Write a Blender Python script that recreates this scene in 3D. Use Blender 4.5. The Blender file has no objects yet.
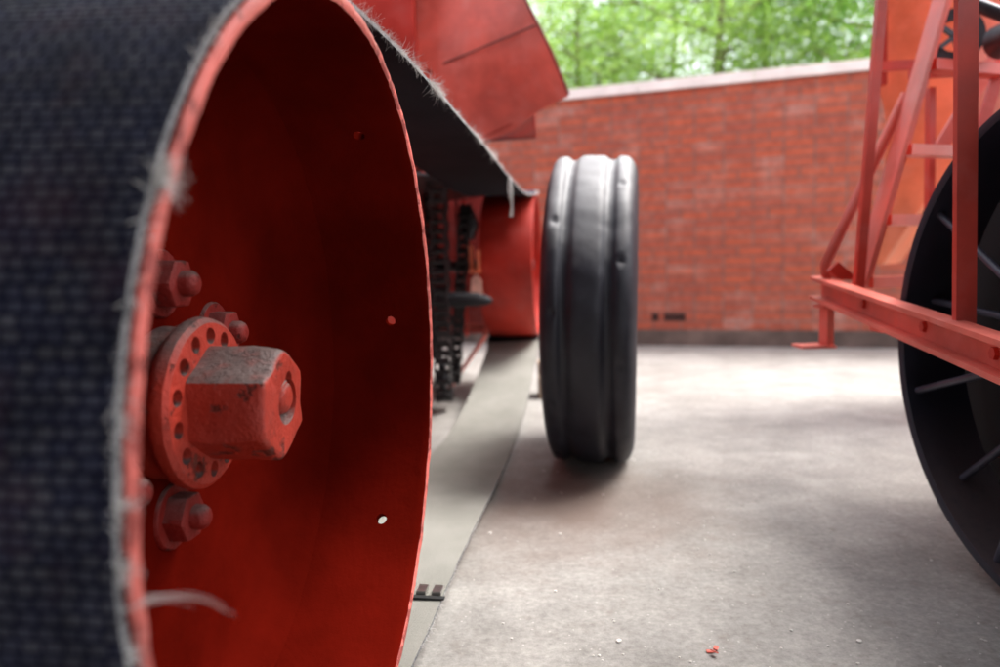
import bpy, bmesh, math, random
from mathutils import Vector, Matrix, noise
from math import sin, cos, pi, radians, sqrt, atan2
random.seed(7)
S = bpy.context.scene
COL = S.collection
V = Vector

# ------------------------------------------------------------------ helpers
def link(o): COL.objects.link(o); return o

def tag(o, label=None, cat=None, group=None, kind=None):
    if label: o['label'] = label
    if cat: o['category'] = cat
    if group: o['group'] = group
    if kind: o['kind'] = kind
    return o

def thing(name, loc, label, cat, group=None):
    o = bpy.data.objects.new(name, None); o.location = loc; o.empty_display_size = .1
    link(o); o['_'] = 0; del o['_']
    return tag(o, label, cat, group)

def root_loc(o):
    p = V((0, 0, 0))
    while o is not None:
        p += o.location; o = o.parent
    return p

def obj(name, bm, mats, parent=None, smooth=40, loc=None):
    """link a bmesh written in world coordinates as one mesh object"""
    org = root_loc(parent) if parent is not None else V(loc or (0, 0, 0))
    bmesh.ops.recalc_face_normals(bm, faces=bm.faces[:])
    bmesh.ops.translate(bm, verts=bm.verts, vec=-org)
    me = bpy.data.meshes.new(name); bm.to_mesh(me); bm.free()
    for m in (mats if isinstance(mats, (list, tuple)) else [mats]): me.materials.append(m)
    o = bpy.data.objects.new(name, me); link(o)
    if smooth:
        for p in me.polygons: p.use_smooth = True
        try: me.set_sharp_from_angle(angle=radians(smooth))
        except Exception: pass
    if parent is not None: o.parent = parent
    else: o.location = org
    return o

def bevel(bm, w, seg=2, ang=30):
    es = [e for e in bm.edges if len(e.link_faces) == 2 and e.calc_face_angle(0) > radians(ang)]
    if es: bmesh.ops.bevel(bm, geom=es, offset=w, segments=seg, affect='EDGES', profile=.6, clamp_overlap=True)

def add_box(bm, lo, hi, M=None):
    lo, hi = V(lo), V(hi)
    vs = []
    for z in (lo.z, hi.z):
        for x, y in ((lo.x, lo.y), (hi.x, lo.y), (hi.x, hi.y), (lo.x, hi.y)):
            p = V((x, y, z)); vs.append(bm.verts.new(M @ p if M else p))
    for f in ((3, 2, 1, 0), (4, 5, 6, 7), (0, 1, 5, 4), (1, 2, 6, 5), (2, 3, 7, 6), (3, 0, 4, 7)):
        bm.faces.new([vs[i] for i in f])

def box(lo, hi, bev=.004, M=None):
    bm = bmesh.new(); add_box(bm, lo, hi, M)
    if bev: bevel(bm, bev)
    return bm

def frame_from(d, up=V((0, 0, 1))):
    d = d.normalized()
    if abs(d.dot(up)) > .98: up = V((0, 1, 0))
    s = d.cross(up).normalized(); u = s.cross(d).normalized()
    return s, u

def add_bar(bm, a, b, w, t, up=V((0, 0, 1))):
    """rectangular bar from a to b, w along side, t along up"""
    a, b = V(a), V(b); s, u = frame_from(b-a, up)
    c = [(-w/2, -t/2), (w/2, -t/2), (w/2, t/2), (-w/2, t/2)]
    r = [[bm.verts.new(p+s*x+u*y) for x, y in c] for p in (a, b)]
    bm.faces.new(r[0][::-1]); bm.faces.new(r[1])
    for i in range(4): bm.faces.new((r[0][i], r[0][(i+1) % 4], r[1][(i+1) % 4], r[1][i]))

def bar(a, b, w, t, up=V((0, 0, 1)), bev=.003):
    bm = bmesh.new(); add_bar(bm, a, b, w, t, up)
    if bev: bevel(bm, bev)
    return bm

def add_angle(bm, a, b, w, t, up=V((0, 0, 1)), side=1):
    """L section steel from a to b"""
    a, b = V(a), V(b); s, u = frame_from(b-a, up)
    c = [(0, 0), (w*side, 0), (w*side, t), (t*side, t), (t*side, w), (0, w)]
    r = [[bm.verts.new(p+s*x+u*y) for x, y in c] for p in (a, b)]
    n = len(c)
    bm.faces.new(r[0][::-1]); bm.faces.new(r[1])
    for i in range(n): bm.faces.new((r[0][i], r[0][(i+1) % n], r[1][(i+1) % n], r[1][i]))

def add_tube(bm, pts, rad, n=10, caps=True):
    pts = [V(p) for p in pts]
    rads = rad if isinstance(rad, (list, tuple)) else [rad]*len(pts)
    rings = []
    s = None
    for i, p in enumerate(pts):
        d = (pts[min(i+1, len(pts)-1)] - pts[max(i-1, 0)]).normalized()
        if s is None: s, u = frame_from(d)
        else:
            s = (s - d*s.dot(d)).normalized(); u = s.cross(d)
        rings.append([bm.verts.new(p + (s*cos(2*pi*k/n)+u*sin(2*pi*k/n))*rads[i]) for k in range(n)])
    for a, b in zip(rings, rings[1:]):
        for k in range(n): bm.faces.new((a[k], a[(k+1) % n], b[(k+1) % n], b[k]))
    if caps: bm.faces.new(rings[0][::-1]); bm.faces.new(rings[-1])

def tube(pts, rad, n=12):
    bm = bmesh.new(); add_tube(bm, pts, rad, n); return bm

def add_lathe(bm, prof, c, ax, e1, n=96, closed=True, wob=None):
    """prof: (r, a) pairs; a along ax from c. closed profile loop -> ring solid"""
    ax, e1 = V(ax).normalized(), V(e1).normalized(); e2 = ax.cross(e1); c = V(c)
    rings = []
    for k in range(n):
        t = 2*pi*k/n; d = e1*cos(t)+e2*sin(t); ring = []
        for r, a in prof:
            if wob: r, a = wob(r, a, t)
            ring.append(bm.verts.new(c+d*r+ax*a))
        rings.append(ring)
    m = len(prof)
    for k in range(n):
        A, B = rings[k], rings[(k+1) % n]
        for i in range(m if closed else m-1):
            bm.faces.new((A[i], A[(i+1) % m], B[(i+1) % m], B[i]))
    if not closed:
        for i in (0, m-1):
            f = [r[i] for r in rings]
            if prof[i][0] > 1e-6: bm.faces.new(f)
    return rings

def prism(poly, d, bev=.003):
    """poly = list of world points (roughly planar), extruded by vector d"""
    bm = bmesh.new(); d = V(d)
    a = [bm.verts.new(V(p)) for p in poly]; b = [bm.verts.new(V(p)+d) for p in poly]
    bm.faces.new(a[::-1]); bm.faces.new(b)
    n = len(a)
    for i in range(n): bm.faces.new((a[i], a[(i+1) % n], b[(i+1) % n], b[i]))
    if bev: bevel(bm, bev)
    return bm

def boolean(o, cutter_bm):
    bmesh.ops.recalc_face_normals(cutter_bm, faces=cutter_bm.faces[:])
    me = bpy.data.meshes.new('cut'); cutter_bm.to_mesh(me); cutter_bm.free()
    c = bpy.data.objects.new('cut', me); link(c); c.location = root_loc(o)*0
    me.transform(Matrix.Translation(-root_loc(o)))
    c.location = root_loc(o)
    bpy.context.view_layer.update()
    md = o.modifiers.new('b', 'BOOLEAN'); md.operation = 'DIFFERENCE'; md.solver = 'EXACT'; md.object = c
    bpy.context.view_layer.update()
    dg = bpy.context.evaluated_depsgraph_get()
    new = bpy.data.meshes.new_from_object(o.evaluated_get(dg))
    o.modifiers.clear(); old = o.data; o.data = new; new.name = old.name
    bpy.data.objects.remove(c)
    for p in new.polygons: p.use_smooth = True
    try: new.set_sharp_from_angle(angle=radians(35))
    except Exception: pass

def fbm(p, s=1.0): return noise.noise(V(p)*s)

# ------------------------------------------------------------------ materials
def newmat(name):
    m = bpy.data.materials.new(name); m.use_nodes = True
    nt = m.node_tree; b = nt.nodes['Principled BSDF']
    return m, nt, b

def N(nt, t, **kw):
    n = nt.nodes.new(t)
    for k, v in kw.items():
        if k in n.inputs: n.inputs[k].default_value = v
        else: setattr(n, k, v)
    return n

def ramp(nt, src, stops):
    r = nt.nodes.new('ShaderNodeValToRGB'); nt.links.new(src, r.inputs[0])
    e = r.color_ramp.elements
    while len(e) < len(stops): e.new(.5)
    for i, (p, c) in enumerate(stops):
        e[i].position = p; e[i].color = (c, c, c, 1) if isinstance(c, (int, float)) else (*c, 1)
    return r.outputs[0]

def mixc(nt, f, a, b, mode='MIX'):
    m = nt.nodes.new('ShaderNodeMix'); m.data_type = 'RGBA'; m.blend_type = mode
    for sock, v in ((m.inputs[0], f), (m.inputs[6], a), (m.inputs[7], b)):
        if hasattr(v, 'links') or isinstance(v, bpy.types.NodeSocket): nt.links.new(v, sock)
        elif isinstance(v, (int, float)): sock.default_value = v
        else: sock.default_value = (*v, 1)
    return m.outputs[2]

def math_(nt, op, a, b=0.0):
    m = nt.nodes.new('ShaderNodeMath'); m.operation = op
    for i, v in enumerate((a, b)):
        if isinstance(v, bpy.types.NodeSocket): nt.links.new(v, m.inputs[i])
        else: m.inputs[i].default_value = v
    return m.outputs[0]

def nz(nt, vec, scale, detail=4, rough=.55):
    n = N(nt, 'ShaderNodeTexNoise', Scale=scale, Detail=detail, Roughness=rough)
    nt.links.new(vec, n.inputs['Vector']); return n.outputs['Fac']

def bump(nt, b, h, strength=.4, dist=.002, prev=None):
    bp = N(nt, 'ShaderNodeBump', Strength=strength, Distance=dist)
    nt.links.new(h, bp.inputs['Height'])
    if prev is not None: nt.links.new(prev, bp.inputs['Normal'])
    nt.links.new(bp.outputs[0], b.inputs['Normal']); return bp.outputs[0]

def paint(name, col, rough=.45, chips=.62, chipcol=(.09, .02, .012), dust=0.0, fine=60, bs=.5, fade=.18, spec=.5, bd=.0022):
    m, nt, b = newmat(name)
    v = N(nt, 'ShaderNodeTexCoord').outputs['Object']
    n1 = nz(nt, v, 5, 5); n2 = nz(nt, v, fine, 6, .65); n3 = nz(nt, v, 23, 6, .7)
    lighter = tuple(min(1, c*.75+.10) for c in col) if fade else tuple(c*1.25 for c in col); darker = tuple(c*.62 for c in col)
    c = mixc(nt, ramp(nt, n1, [(.35, 0), (.68, 1)]), darker, col)
    c = mixc(nt, ramp(nt, nz(nt, v, 11, 5), [(.5, 0), (.78, fade*3)]), c, lighter)
    ch = ramp(nt, n3, [(chips, 0), (chips+.04, 1)])
    c = mixc(nt, ch, c, chipcol)
    if dust:
        g = N(nt, 'ShaderNodeNewGeometry'); sx = N(nt, 'ShaderNodeSeparateXYZ'); nt.links.new(g.outputs['Normal'], sx.inputs[0])
        up = ramp(nt, sx.outputs[2], [(.35, 0), (.75, 1)])
        dn = ramp(nt, nz(nt, v, 45, 6, .7), [(.22, .55), (.5, 1)])
        c = mixc(nt, math_(nt, 'MULTIPLY', math_(nt, 'MULTIPLY', up, dn), dust), c, (.135, .095, .088))
    nt.links.new(c, b.inputs['Base Color'])
    nt.links.new(ramp(nt, n1, [(.3, rough-.08), (.7, rough+.12)]), b.inputs['Roughness'])
    b.inputs['Specular IOR Level'].default_value = spec
    h = math_(nt, 'ADD', math_(nt, 'MULTIPLY', n2, .5), math_(nt, 'MULTIPLY', ch, -.5))
    h = math_(nt, 'ADD', h, math_(nt, 'MULTIPLY', n3, .8))
    h = math_(nt, 'ADD', h, math_(nt, 'MULTIPLY', nz(nt, v, 48, 3), bd*120))
    bump(nt, b, h, bs, bd)
    return m

RED = paint('red machine paint', (.47, .030, .017), .46, .70, (.10, .015, .01), fine=90, bs=.4, fade=.08, spec=.35)
DEEP = paint('shade darkened pulley red', (.112, .0048, .0022), .75, .70, (.07, .006, .004), fine=90, bs=.75, fade=.0, spec=.0)  # pulley red darkened to hold the shade of its interior
HUBRED = paint('worn hub paint', (.43, .035, .018), .42, .57, (.12, .02, .012), dust=1.0, fine=160, bs=1.0, fade=.03, spec=.3, bd=.0045)
NUTRED = paint('painted over nut', (.21, .010, .006), .5, .58, (.07, .012, .008), dust=.7, fine=140, bs=1.0, fade=.03, spec=.3, bd=.0045)
RIMRED = paint('scuffed rim edge paint', (.70, .14, .11), .5, .53, (.30, .045, .035), fine=150, bs=1.0, fade=.06, bd=.004)
PINKRED = paint('faded red sheet paint', (.88, .17, .12), .42, .72, (.2, .04, .02), fine=40, bs=.12, fade=.22)
FRAMERED = paint('red frame paint', (.72, .062, .036), .42, .74, (.2, .04, .03), fine=50, bs=.15)
ORANGE = paint('orange red sheet paint', (.95, .26, .12), .4, .74, (.35, .08, .04), fine=30, bs=.1)
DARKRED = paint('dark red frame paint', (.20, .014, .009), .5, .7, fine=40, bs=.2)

def simple(name, col, rough=.5, metal=0.0, var=.3, sc=20, bs=.2, bd=.001):
    m, nt, b = newmat(name)
    v = N(nt, 'ShaderNodeTexCoord').outputs['Object']
    n = nz(nt, v, sc, 5)
    c = mixc(nt, ramp(nt, n, [(.3, 0), (.7, 1)]), tuple(x*(1-var) for x in col), tuple(min(1, x*(1+var)) for x in col))
    nt.links.new(c, b.inputs['Base Color'])
    b.inputs['Roughness'].default_value = rough; b.inputs['Metallic'].default_value = metal
    if bs: bump(nt, b, nz(nt, v, sc*4, 5), bs, bd)
    return m

STEEL = simple('greasy dark steel', (.045, .045, .052), .42, .6)
CHAIN = simple('oily chain steel', (.03, .028, .03), .38, .5)
BRIGHT = simple('bright lacing steel', (.55, .54, .52), .3, 1.0, .15, 80)
GREYMETAL = simple('grey worn metal', (.32, .32, .33), .4, .7)
WOOD = simple('weathered timber', (.36, .25, .17), .8, 0, .35, 9, .4, .003)
STONE = simple('pale coping stone', (.86, .82, .77), .85, 0, .12, 6, .4, .004)
GRIT = simple('pale grit', (.62, .58, .54), .8)
WHEELBLACK = paint('black painted wheel iron', (.022, .024, .040), .42, .75, (.06, .035, .03), dust=.55, fine=60, bs=.3, fade=0, spec=.4)
SEAMDARK = simple('dark sheet seam', (.10, .02, .015), .6)

# tyre rubber: dusty weathered black, dust and sky highlight painted on upward faces
def rubber():
    m, nt, b = newmat('weathered black rubber')
    v = N(nt, 'ShaderNodeTexCoord').outputs['Object']
    n = nz(nt, v, 14, 6, .65)
    c = mixc(nt, ramp(nt, n, [(.3, 0), (.75, 1)]), (.007, .007, .013), (.020, .020, .030))
    g = N(nt, 'ShaderNodeNewGeometry'); sx = N(nt, 'ShaderNodeSeparateXYZ'); nt.links.new(g.outputs['Normal'], sx.inputs[0])
    up = ramp(nt, math_(nt, 'ADD', sx.outputs[2], math_(nt, 'MULTIPLY', nz(nt, v, 9, 5), .25)), [(.42, 0), (1.0, .62)])
    c = mixc(nt, up, c, (.34, .335, .335))
    nt.links.new(c, b.inputs['Base Color'])
    b.inputs['Roughness'].default_value = .55; b.inputs['Specular IOR Level'].default_value = .45
    bump(nt, b, math_(nt, 'ADD', nz(nt, v, 30, 6), nz(nt, v, 7, 3)), .3, .004)
    return m
RUBBER = rubber()

# woven belt: UV x = metres along the belt, UV y = metres across
def beltmat():
    m, nt, b = newmat('woven belt fabric')
    uv = N(nt, 'ShaderNodeTexCoord').outputs['UV']
    sep = N(nt, 'ShaderNodeSeparateXYZ'); nt.links.new(uv, sep.inputs[0])
    cmb = N(nt, 'ShaderNodeCombineXYZ')
    wob = nz(nt, uv, 25, 3)
    nt.links.new(math_(nt, 'ADD', sep.outputs[1], math_(nt, 'MULTIPLY', wob, .006)), cmb.inputs[0])
    nt.links.new(math_(nt, 'ADD', sep.outputs[0], math_(nt, 'MULTIPLY', wob, .004)), cmb.inputs[1])
    br = N(nt, 'ShaderNodeTexBrick'); br.offset = .25
    for k, x in (('Scale', 100.0), ('Mortar Size', .23), ('Mortar Smooth', .6), ('Bias', 0.0), ('Brick Width', 1.5), ('Row Height', .98)):
        br.inputs[k].default_value = x
    br.inputs['Color1'].default_value = (.10, .10, .12, 1); br.inputs['Color2'].default_value = (.050, .054, .088, 1)
    br.inputs['Mortar'].default_value = (.007, .007, .028, 1)
    nt.links.new(cmb.outputs[0], br.inputs['Vector'])
    fine = nz(nt, uv, 900, 4, .7)
    c = mixc(nt, .55, br.outputs['Color'], ramp(nt, fine, [(.25, 0.35), (.75, 1.5)]), 'MULTIPLY')
    sn = math_(nt, 'ABSOLUTE', math_(nt, 'SINE', math_(nt, 'MULTIPLY', sep.outputs[1], pi/.0075)))
    c = mixc(nt, .12, c, ramp(nt, sn, [(.1, .35), (.8, 1.1)]), 'MULTIPLY')
    c = mixc(nt, .9, c, ramp(nt, nz(nt, uv, 16, 5, .7), [(.3, .35), (.7, 1.25)]), 'MULTIPLY')
    # lint specks, reddish paint rub
    rub = ramp(nt, nz(nt, uv, 9, 4), [(.52, 0), (.72, .35)])
    c = mixc(nt, rub, c, (.10, .035, .05))
    nt.links.new(c, b.inputs['Base Color']); b.inputs['Roughness'].default_value = .85
    b.inputs['Specular IOR Level'].default_value = .15
    inv = math_(nt, 'SUBTRACT', 1.0, br.outputs['Fac'])
    h = math_(nt, 'ADD', inv, math_(nt, 'MULTIPLY', fine, .35))
    bump(nt, b, h, .8, .0022)
    return m

def beltinner(name, c1, c2):
    m, nt, b = newmat(name)
    uv = N(nt, 'ShaderNodeTexCoord').outputs['UV']
    mp = N(nt, 'ShaderNodeMapping'); mp.inputs['Scale'].default_value = (5, 7, 1); nt.links.new(uv, mp.inputs[0])
    f = nz(nt, uv, 700, 5, .7)
    c = mixc(nt, ramp(nt, nz(nt, mp.outputs[0], 1.0, 5), [(.3, 0), (.7, 1)]), c1, c2)
    c = mixc(nt, .6, c, ramp(nt, f, [(.2, .45), (.8, 1.4)]), 'MULTIPLY')
    nt.links.new(c, b.inputs['Base Color']); b.inputs['Roughness'].default_value = .9
    b.inputs['Specular IOR Level'].default_value = .1
    bump(nt, b, math_(nt, 'ADD', f, nz(nt, uv, 120, 4)), .7, .0015)
    return m
BELT = beltmat()
BELTIN = beltinner('shaded belt underside', (.007, .0075, .012), (.014, .014, .020))  # inner belt face darkened for the shade under the upper run
BELTSKYLIT = beltinner('dusty grey belt face', (.215, .21, .185), (.275, .268, .24))  # same inner face, paled for sky light on the lower run
BELTEDGE = simple('cut canvas edge', (.20, .20, .205), .95, 0, .75, 160, .9, .003)
FIBRE = simple('pale lint thread', (.56, .54, .52), .9, 0, .25, 200, 0)

def brickmat():
    m, nt, b = newmat('red brickwork')
    v = N(nt, 'ShaderNodeTexCoord').outputs['Object']
    sep = N(nt, 'ShaderNodeSeparateXYZ'); nt.links.new(v, sep.inputs[0])
    def br(shift, w):
        c = N(nt, 'ShaderNodeCombineXYZ')
        nt.links.new(math_(nt, 'ADD', sep.outputs[0], shift), c.inputs[0])
        nt.links.new(math_(nt, 'ADD', sep.outputs[2], -.127+.075*40), c.inputs[1])
        t = N(nt, 'ShaderNodeTexBrick'); t.offset = 0.0
        for k, x in (('Scale', 1.0), ('Mortar Size', .008), ('Mortar Smooth', .25), ('Bias', 0.0), ('Brick Width', w), ('Row Height', .075)):
            t.inputs[k].default_value = x
        t.inputs['Color1'].default_value = (.46, .105, .052, 1); t.inputs['Color2'].default_value = (.37, .092, .056, 1)
        t.inputs['Mortar'].default_value = (.24, .11, .085, 1)
        nt.links.new(c.outputs[0], t.inputs['Vector']); return t
    A, B = br(0, .225), br(.1125, .225)
    z = math_(nt, 'ADD', sep.outputs[2], -.127+.075*40)
    row = math_(nt, 'LESS_THAN', math_(nt, 'MODULO', z, .30), .075)
    c = mixc(nt, row, A.outputs['Color'], B.outputs['Color'])
    fac = mixc(nt, row, A.outputs['Fac'], B.outputs['Fac'])
    n = nz(nt, v, 3.5, 6, .6)
    c = mixc(nt, .8, c, ramp(nt, nz(nt, v, 14, 6, .7), [(.25, .6), (.75, 1.35)]), 'MULTIPLY')
    # blocky lime bloom on single bricks
    q = N(nt, 'ShaderNodeVectorMath', operation='SNAP'); nt.links.new(v, q.inputs[0]); q.inputs[1].default_value = (.225, 10, .075)
    bl = ramp(nt, math_(nt, 'ADD', math_(nt, 'MULTIPLY', nz(nt, q.outputs[0], 9.3, 2), .45), math_(nt, 'MULTIPLY', nz(nt, v, 2.1, 6, .65), .55)), [(.51, 0), (.64, .55)])
    bl = math_(nt, 'MULTIPLY', bl, ramp(nt, nz(nt, v, 18, 5), [(.3, .2), (.7, 1)]))
    c = mixc(nt, bl, c, (.60, .40, .34))
    nt.links.new(c, b.inputs['Base Color']); b.inputs['Roughness'].default_value = .85
    bump(nt, b, math_(nt, 'SUBTRACT', math_(nt, 'MULTIPLY', nz(nt, v, 60, 5), .4), fac), .7, .006)
    return m
BRICK = brickmat()
PLINTH = simple('damp dark plinth render', (.13, .095, .08), .9, 0, .5, 3.5, .5, .006)

def groundmat():
    m, nt, b = newmat('worn concrete yard')
    v = N(nt, 'ShaderNodeTexCoord').outputs['Object']
    c = mixc(nt, ramp(nt, nz(nt, v, 1.6, 8, .62), [(.32, 0), (.68, 1)]), (.245, .230, .209), (.355, .338, .315))
    agg = nz(nt, v, 62, 7, .8)
    c = mixc(nt, .65, c, ramp(nt, agg, [(.28, .40), (.72, 1.5)]), 'MULTIPLY')
    c = mixc(nt, .7, c, ramp(nt, nz(nt, v, 6, 7, .7), [(.3, .6), (.7, 1.25)]), 'MULTIPLY')
    c = mixc(nt, ramp(nt, nz(nt, v, 14, 7, .7), [(.56, 0), (.72, .5)]), c, (.15, .118, .098))
    sp = N(nt, 'ShaderNodeTexVoronoi', Scale=38.0); nt.links.new(v, sp.inputs['Vector'])
    c = mixc(nt, ramp(nt, sp.outputs['Distance'], [(.05, .6), (.10, 0)]), c, (.62, .58, .54))
    # a long worn scuff/joint line
    sep = N(nt, 'ShaderNodeSeparateXYZ'); nt.links.new(v, sep.inputs[0])
    l = math_(nt, 'ADD', math_(nt, 'ADD', sep.outputs[1], math_(nt, 'MULTIPLY', sep.outputs[0], .32)), math_(nt, 'MULTIPLY', nz(nt, v, 2, 3), .25))
    d = math_(nt, 'ABSOLUTE', math_(nt, 'ADD', l, -5.15))
    c = mixc(nt, ramp(nt, d, [(0.0, .55), (.035, 0)]), c, (.22, .19, .17))
    # tyre shadow painted into the ground as a soft brown patch
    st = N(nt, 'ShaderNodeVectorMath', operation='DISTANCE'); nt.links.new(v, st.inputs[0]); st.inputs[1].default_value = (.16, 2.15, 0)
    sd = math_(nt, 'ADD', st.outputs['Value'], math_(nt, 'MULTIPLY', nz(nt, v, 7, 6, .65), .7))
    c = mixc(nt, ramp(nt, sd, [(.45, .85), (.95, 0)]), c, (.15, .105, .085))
    nt.links.new(c, b.inputs['Base Color'])
    b.inputs['Roughness'].default_value = .72; b.inputs['Specular IOR Level'].default_value = .45
    bump(nt, b, math_(nt, 'ADD', agg, math_(nt, 'MULTIPLY', nz(nt, v, 20, 5), .6)), .55, .004)
    return m
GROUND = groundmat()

def leafmat(name, c1, c2):
    m, nt, b = newmat(name)
    v = N(nt, 'ShaderNodeTexCoord').outputs['Object']
    c = mixc(nt, ramp(nt, nz(nt, v, 1.7, 4), [(.35, 0), (.65, 1)]), c1, c2)
    nt.links.new(c, b.inputs['Base Color']); b.inputs['Roughness'].default_value = .45
    tr = nt.nodes.new('ShaderNodeBsdfTranslucent')
    cc = mixc(nt, 1.0, c, (1.35, 1.35, 1.0), 'MULTIPLY'); nt.links.new(cc, tr.inputs[0])
    mx = nt.nodes.new('ShaderNodeMixShader'); mx.inputs[0].default_value = .55
    nt.links.new(b.outputs[0], mx.inputs[1]); nt.links.new(tr.outputs[0], mx.inputs[2])
    nt.links.new(mx.outputs[0], nt.nodes['Material Output'].inputs[0])
    return m
LEAF = leafmat('fresh green leaves', (.16, .29, .06), (.32, .46, .14))
LEAFD = leafmat('deeper green leaves', (.09, .21, .035), (.17, .34, .07))
BARK = simple('grey brown bark', (.16, .12, .09), .9, 0, .35, 8, .6, .01)

# ------------------------------------------------------------------ setting
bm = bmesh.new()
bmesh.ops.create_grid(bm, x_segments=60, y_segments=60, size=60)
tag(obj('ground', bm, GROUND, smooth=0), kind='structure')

# ------------------------------------------------------------------ brick wall (> coping, plinth, air_vent)
wa = atan2(-.636, 1.821)
wallM = Matrix.Translation((1.18, 6.301, 0)) @ Matrix.Rotation(wa, 4, 'Z')
wr = thing('brick_wall', (1.18, 6.301, 0), 'long red brick wall with pale stone coping, closing off the yard', 'wall')
wr.rotation_euler = (0, 0, wa)
def wobj(name, bm, mat):
    me = bpy.data.meshes.new(name); bmesh.ops.recalc_face_normals(bm, faces=bm.faces[:]); bm.to_mesh(me); bm.free(); me.materials.append(mat)
    o = bpy.data.objects.new(name, me); link(o); o.parent = wr; return o
wobj('brickwork', box((-9, 0, .125), (9, .24, 2.077), 0), BRICK)
wobj('plinth', box((-9, -.012, -.05), (9, .25, .127), .004), PLINTH)
bm = bmesh.new()
for i in range(20):
    x = -9+i*.9
    add_box(bm, (x+.003, -.035, 2.079), (x+.897, .275, 2.158+.004*fbm((i, 0, 0))))
bevel(bm, .008)
wobj('coping', bm, STONE)
for x0, x1 in ((.10, .16), (.20, .375)):
    bm = bmesh.new()
    add_box(bm, (x0, -.003, .205), (x1, .02, .268))
    n = max(3, int((x1-x0)/.02))
    for k in range(n):
        xx = x0+.006+(x1-x0-.012)*(k+.5)/n
        add_box(bm, (xx-.0025, -.007, .21), (xx+.0025, -.003, .263))
    wobj('air_vent', bm, simple('dark clay vent', (.06, .025, .02), .9))

# ------------------------------------------------------------------ near pulley
psi = radians(5.915); tl = radians(-1.328)
U = V((sin(psi), cos(psi), 0)); n0 = V((cos(psi), -sin(psi), 0))
PN = (n0*cos(tl)+V((0, 0, sin(tl)))).normalized()      # outward face normal (towards the yard)
PV = U.cross(PN); PV = PV if PV.z > 0 else -PV
PC = V((-.183, .953, .525)); R = .5
def pp(w, r=0, a=0): return PC - PN*w + U*(r*cos(a)) + PV*(r*sin(a))
base = V((PC.x, PC.y, 0))
pul = thing('belt_pulley', base, 'huge red flat-faced pulley with bolted hub filling the left foreground, wrapped by the belt', 'pulley')
AX = -PN
def wobr(r, a, t):
    p = V((cos(t)*r*9, sin(t)*r*9, a*6))
    lip = 1.0 if a < .012 else .25
    return r + .0011*lip*fbm(p*2.3) + .0006*lip*fbm(p*7), a + (.0016*fbm(p*3+V((5, 0, 0)))+.0010*fbm(p*11) if a < .02 else 0)
prof = [(.5, .004), (.5, .30), (.496, .304), (.487, .304), (.4835, .30)]
prof += [(.4835, .30-.28*k/8) for k in range(1, 8)]
prof += [(.4835, .018), (.4832, .008), (.485, .0025), (.489, 0), (.496, 0), (.499, .0015)]
bm = bmesh.new()
add_lathe(bm, prof, PC, AX, U, 288, True, wobr)
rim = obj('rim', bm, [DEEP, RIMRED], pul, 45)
cut = bmesh.new()
for k in range(8):
    a = radians(8.5+45*k)
    c0 = pp(.078, .46, a); c1 = pp(.078, .52, a)
    add_tube(cut, [c0, c1], .0095, 16)
boolean(rim, cut)
if len(rim.data.materials) < 2: rim.data.materials.append(RIMRED)
org = root_loc(rim)
for p in rim.data.polygons:                                   # the scuffed lip of the rim
    q = p.center+org-PC; w = -q.dot(PN)
    p.material_index = 1 if w < .0035 else 0
# web: dished disc with a fillet into the rim
prof = [(.05, .262), (.16, .262), (.30, .268), (.40, .268), (.445, .262), (.468, .246), (.479, .222), (.4842, .19), (.4842, .285), (.05, .285)]
bm = bmesh.new(); add_lathe(bm, prof, PC, AX, U, 160)
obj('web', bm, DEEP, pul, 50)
# hub: boss + drilled flange
def wobh(r, a, t):
    p = V((cos(t)*r*20, sin(t)*r*20, a*20)); return r*(1+.010*fbm(p)), a+.0009*fbm(p*2)
prof = [(.004, .263), (.100, .263), (.098, .232), (.104, .228), (.110, .222), (.1125, .214), (.111, .204), (.105, .1985), (.09, .1975), (.06, .1975), (.004, .1975)]
bm = bmesh.new(); add_lathe(bm, prof[::-1], PC, AX, U, 128, True, wobh)
hub = obj('hub_flange', bm, HUBRED, pul, 40)
cut = bmesh.new()
for k in range(14):
    a = radians(12+360/14*k)
    add_tube(cut, [pp(.17, .088, a), pp(.216, .088, a)], .0108, 18)
boolean(hub, cut)
# big hexagonal axle end
bm = bmesh.new()
ringsv = []
for w, s in ((.20, 1.0), (.17, .995), (.14, 1.0), (.120, 1.0), (.110, .99), (.104, .965), (.101, .92), (.100, .86)):
    ring = []
    for k in range(48):
        t = radians(90+360/48*k); h = t % (pi/3) - pi/6
        # hexagon radius with slightly rounded corners
        th = (t-radians(90)) % (pi/3) - pi/6
        rr = .0765*cos(pi/6)/cos(th); rr = min(rr, .0748)*s
        p = pp(w, rr, t); p += (U*fbm(p*30)+PV*fbm(p*30+V((9, 0, 0)))-PN*fbm(p*26+V((0, 9, 0))))*.0034
        p += (U*fbm(p*17)+PV*fbm(p*15+V((3,3,3)))-PN*fbm(p*13+V((7,0,0)))*.8)*(.0045 if w < .125 else .002)
        ring.append(bm.verts.new(p))
    ringsv.append(ring)
for A, B in zip(ringsv, ringsv[1:]):
    for k in range(48): bm.faces.new((A[k], A[(k+1) % 48], B[(k+1) % 48], B[k]))
bm.faces.new(ringsv[0]); bm.faces.new(ringsv[-1])
hexo = obj('axle_end', bm, HUBRED, pul, 38)
cut = bmesh.new()
add_tube(cut, [pp(.06, .012, radians(5)), pp(.124, .012, radians(5))], [.034, .029], 28)
boolean(hexo, cut)
cut = bmesh.new()
add_tube(cut, [pp(.0601, .036, radians(62)), pp(.1083, .034, radians(62))], [.0131, .0102], 15)
boolean(hexo, cut)
bm = bmesh.new(); add_lathe(bm, [(.0001, .098), (.012, .0985), (.019, .102), (.022, .108), (.022, .13)], PC+U*.014+PV*.006, AX, U, 32, False)
obj('axle_stud', bm, HUBRED, hexo, 60)
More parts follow.
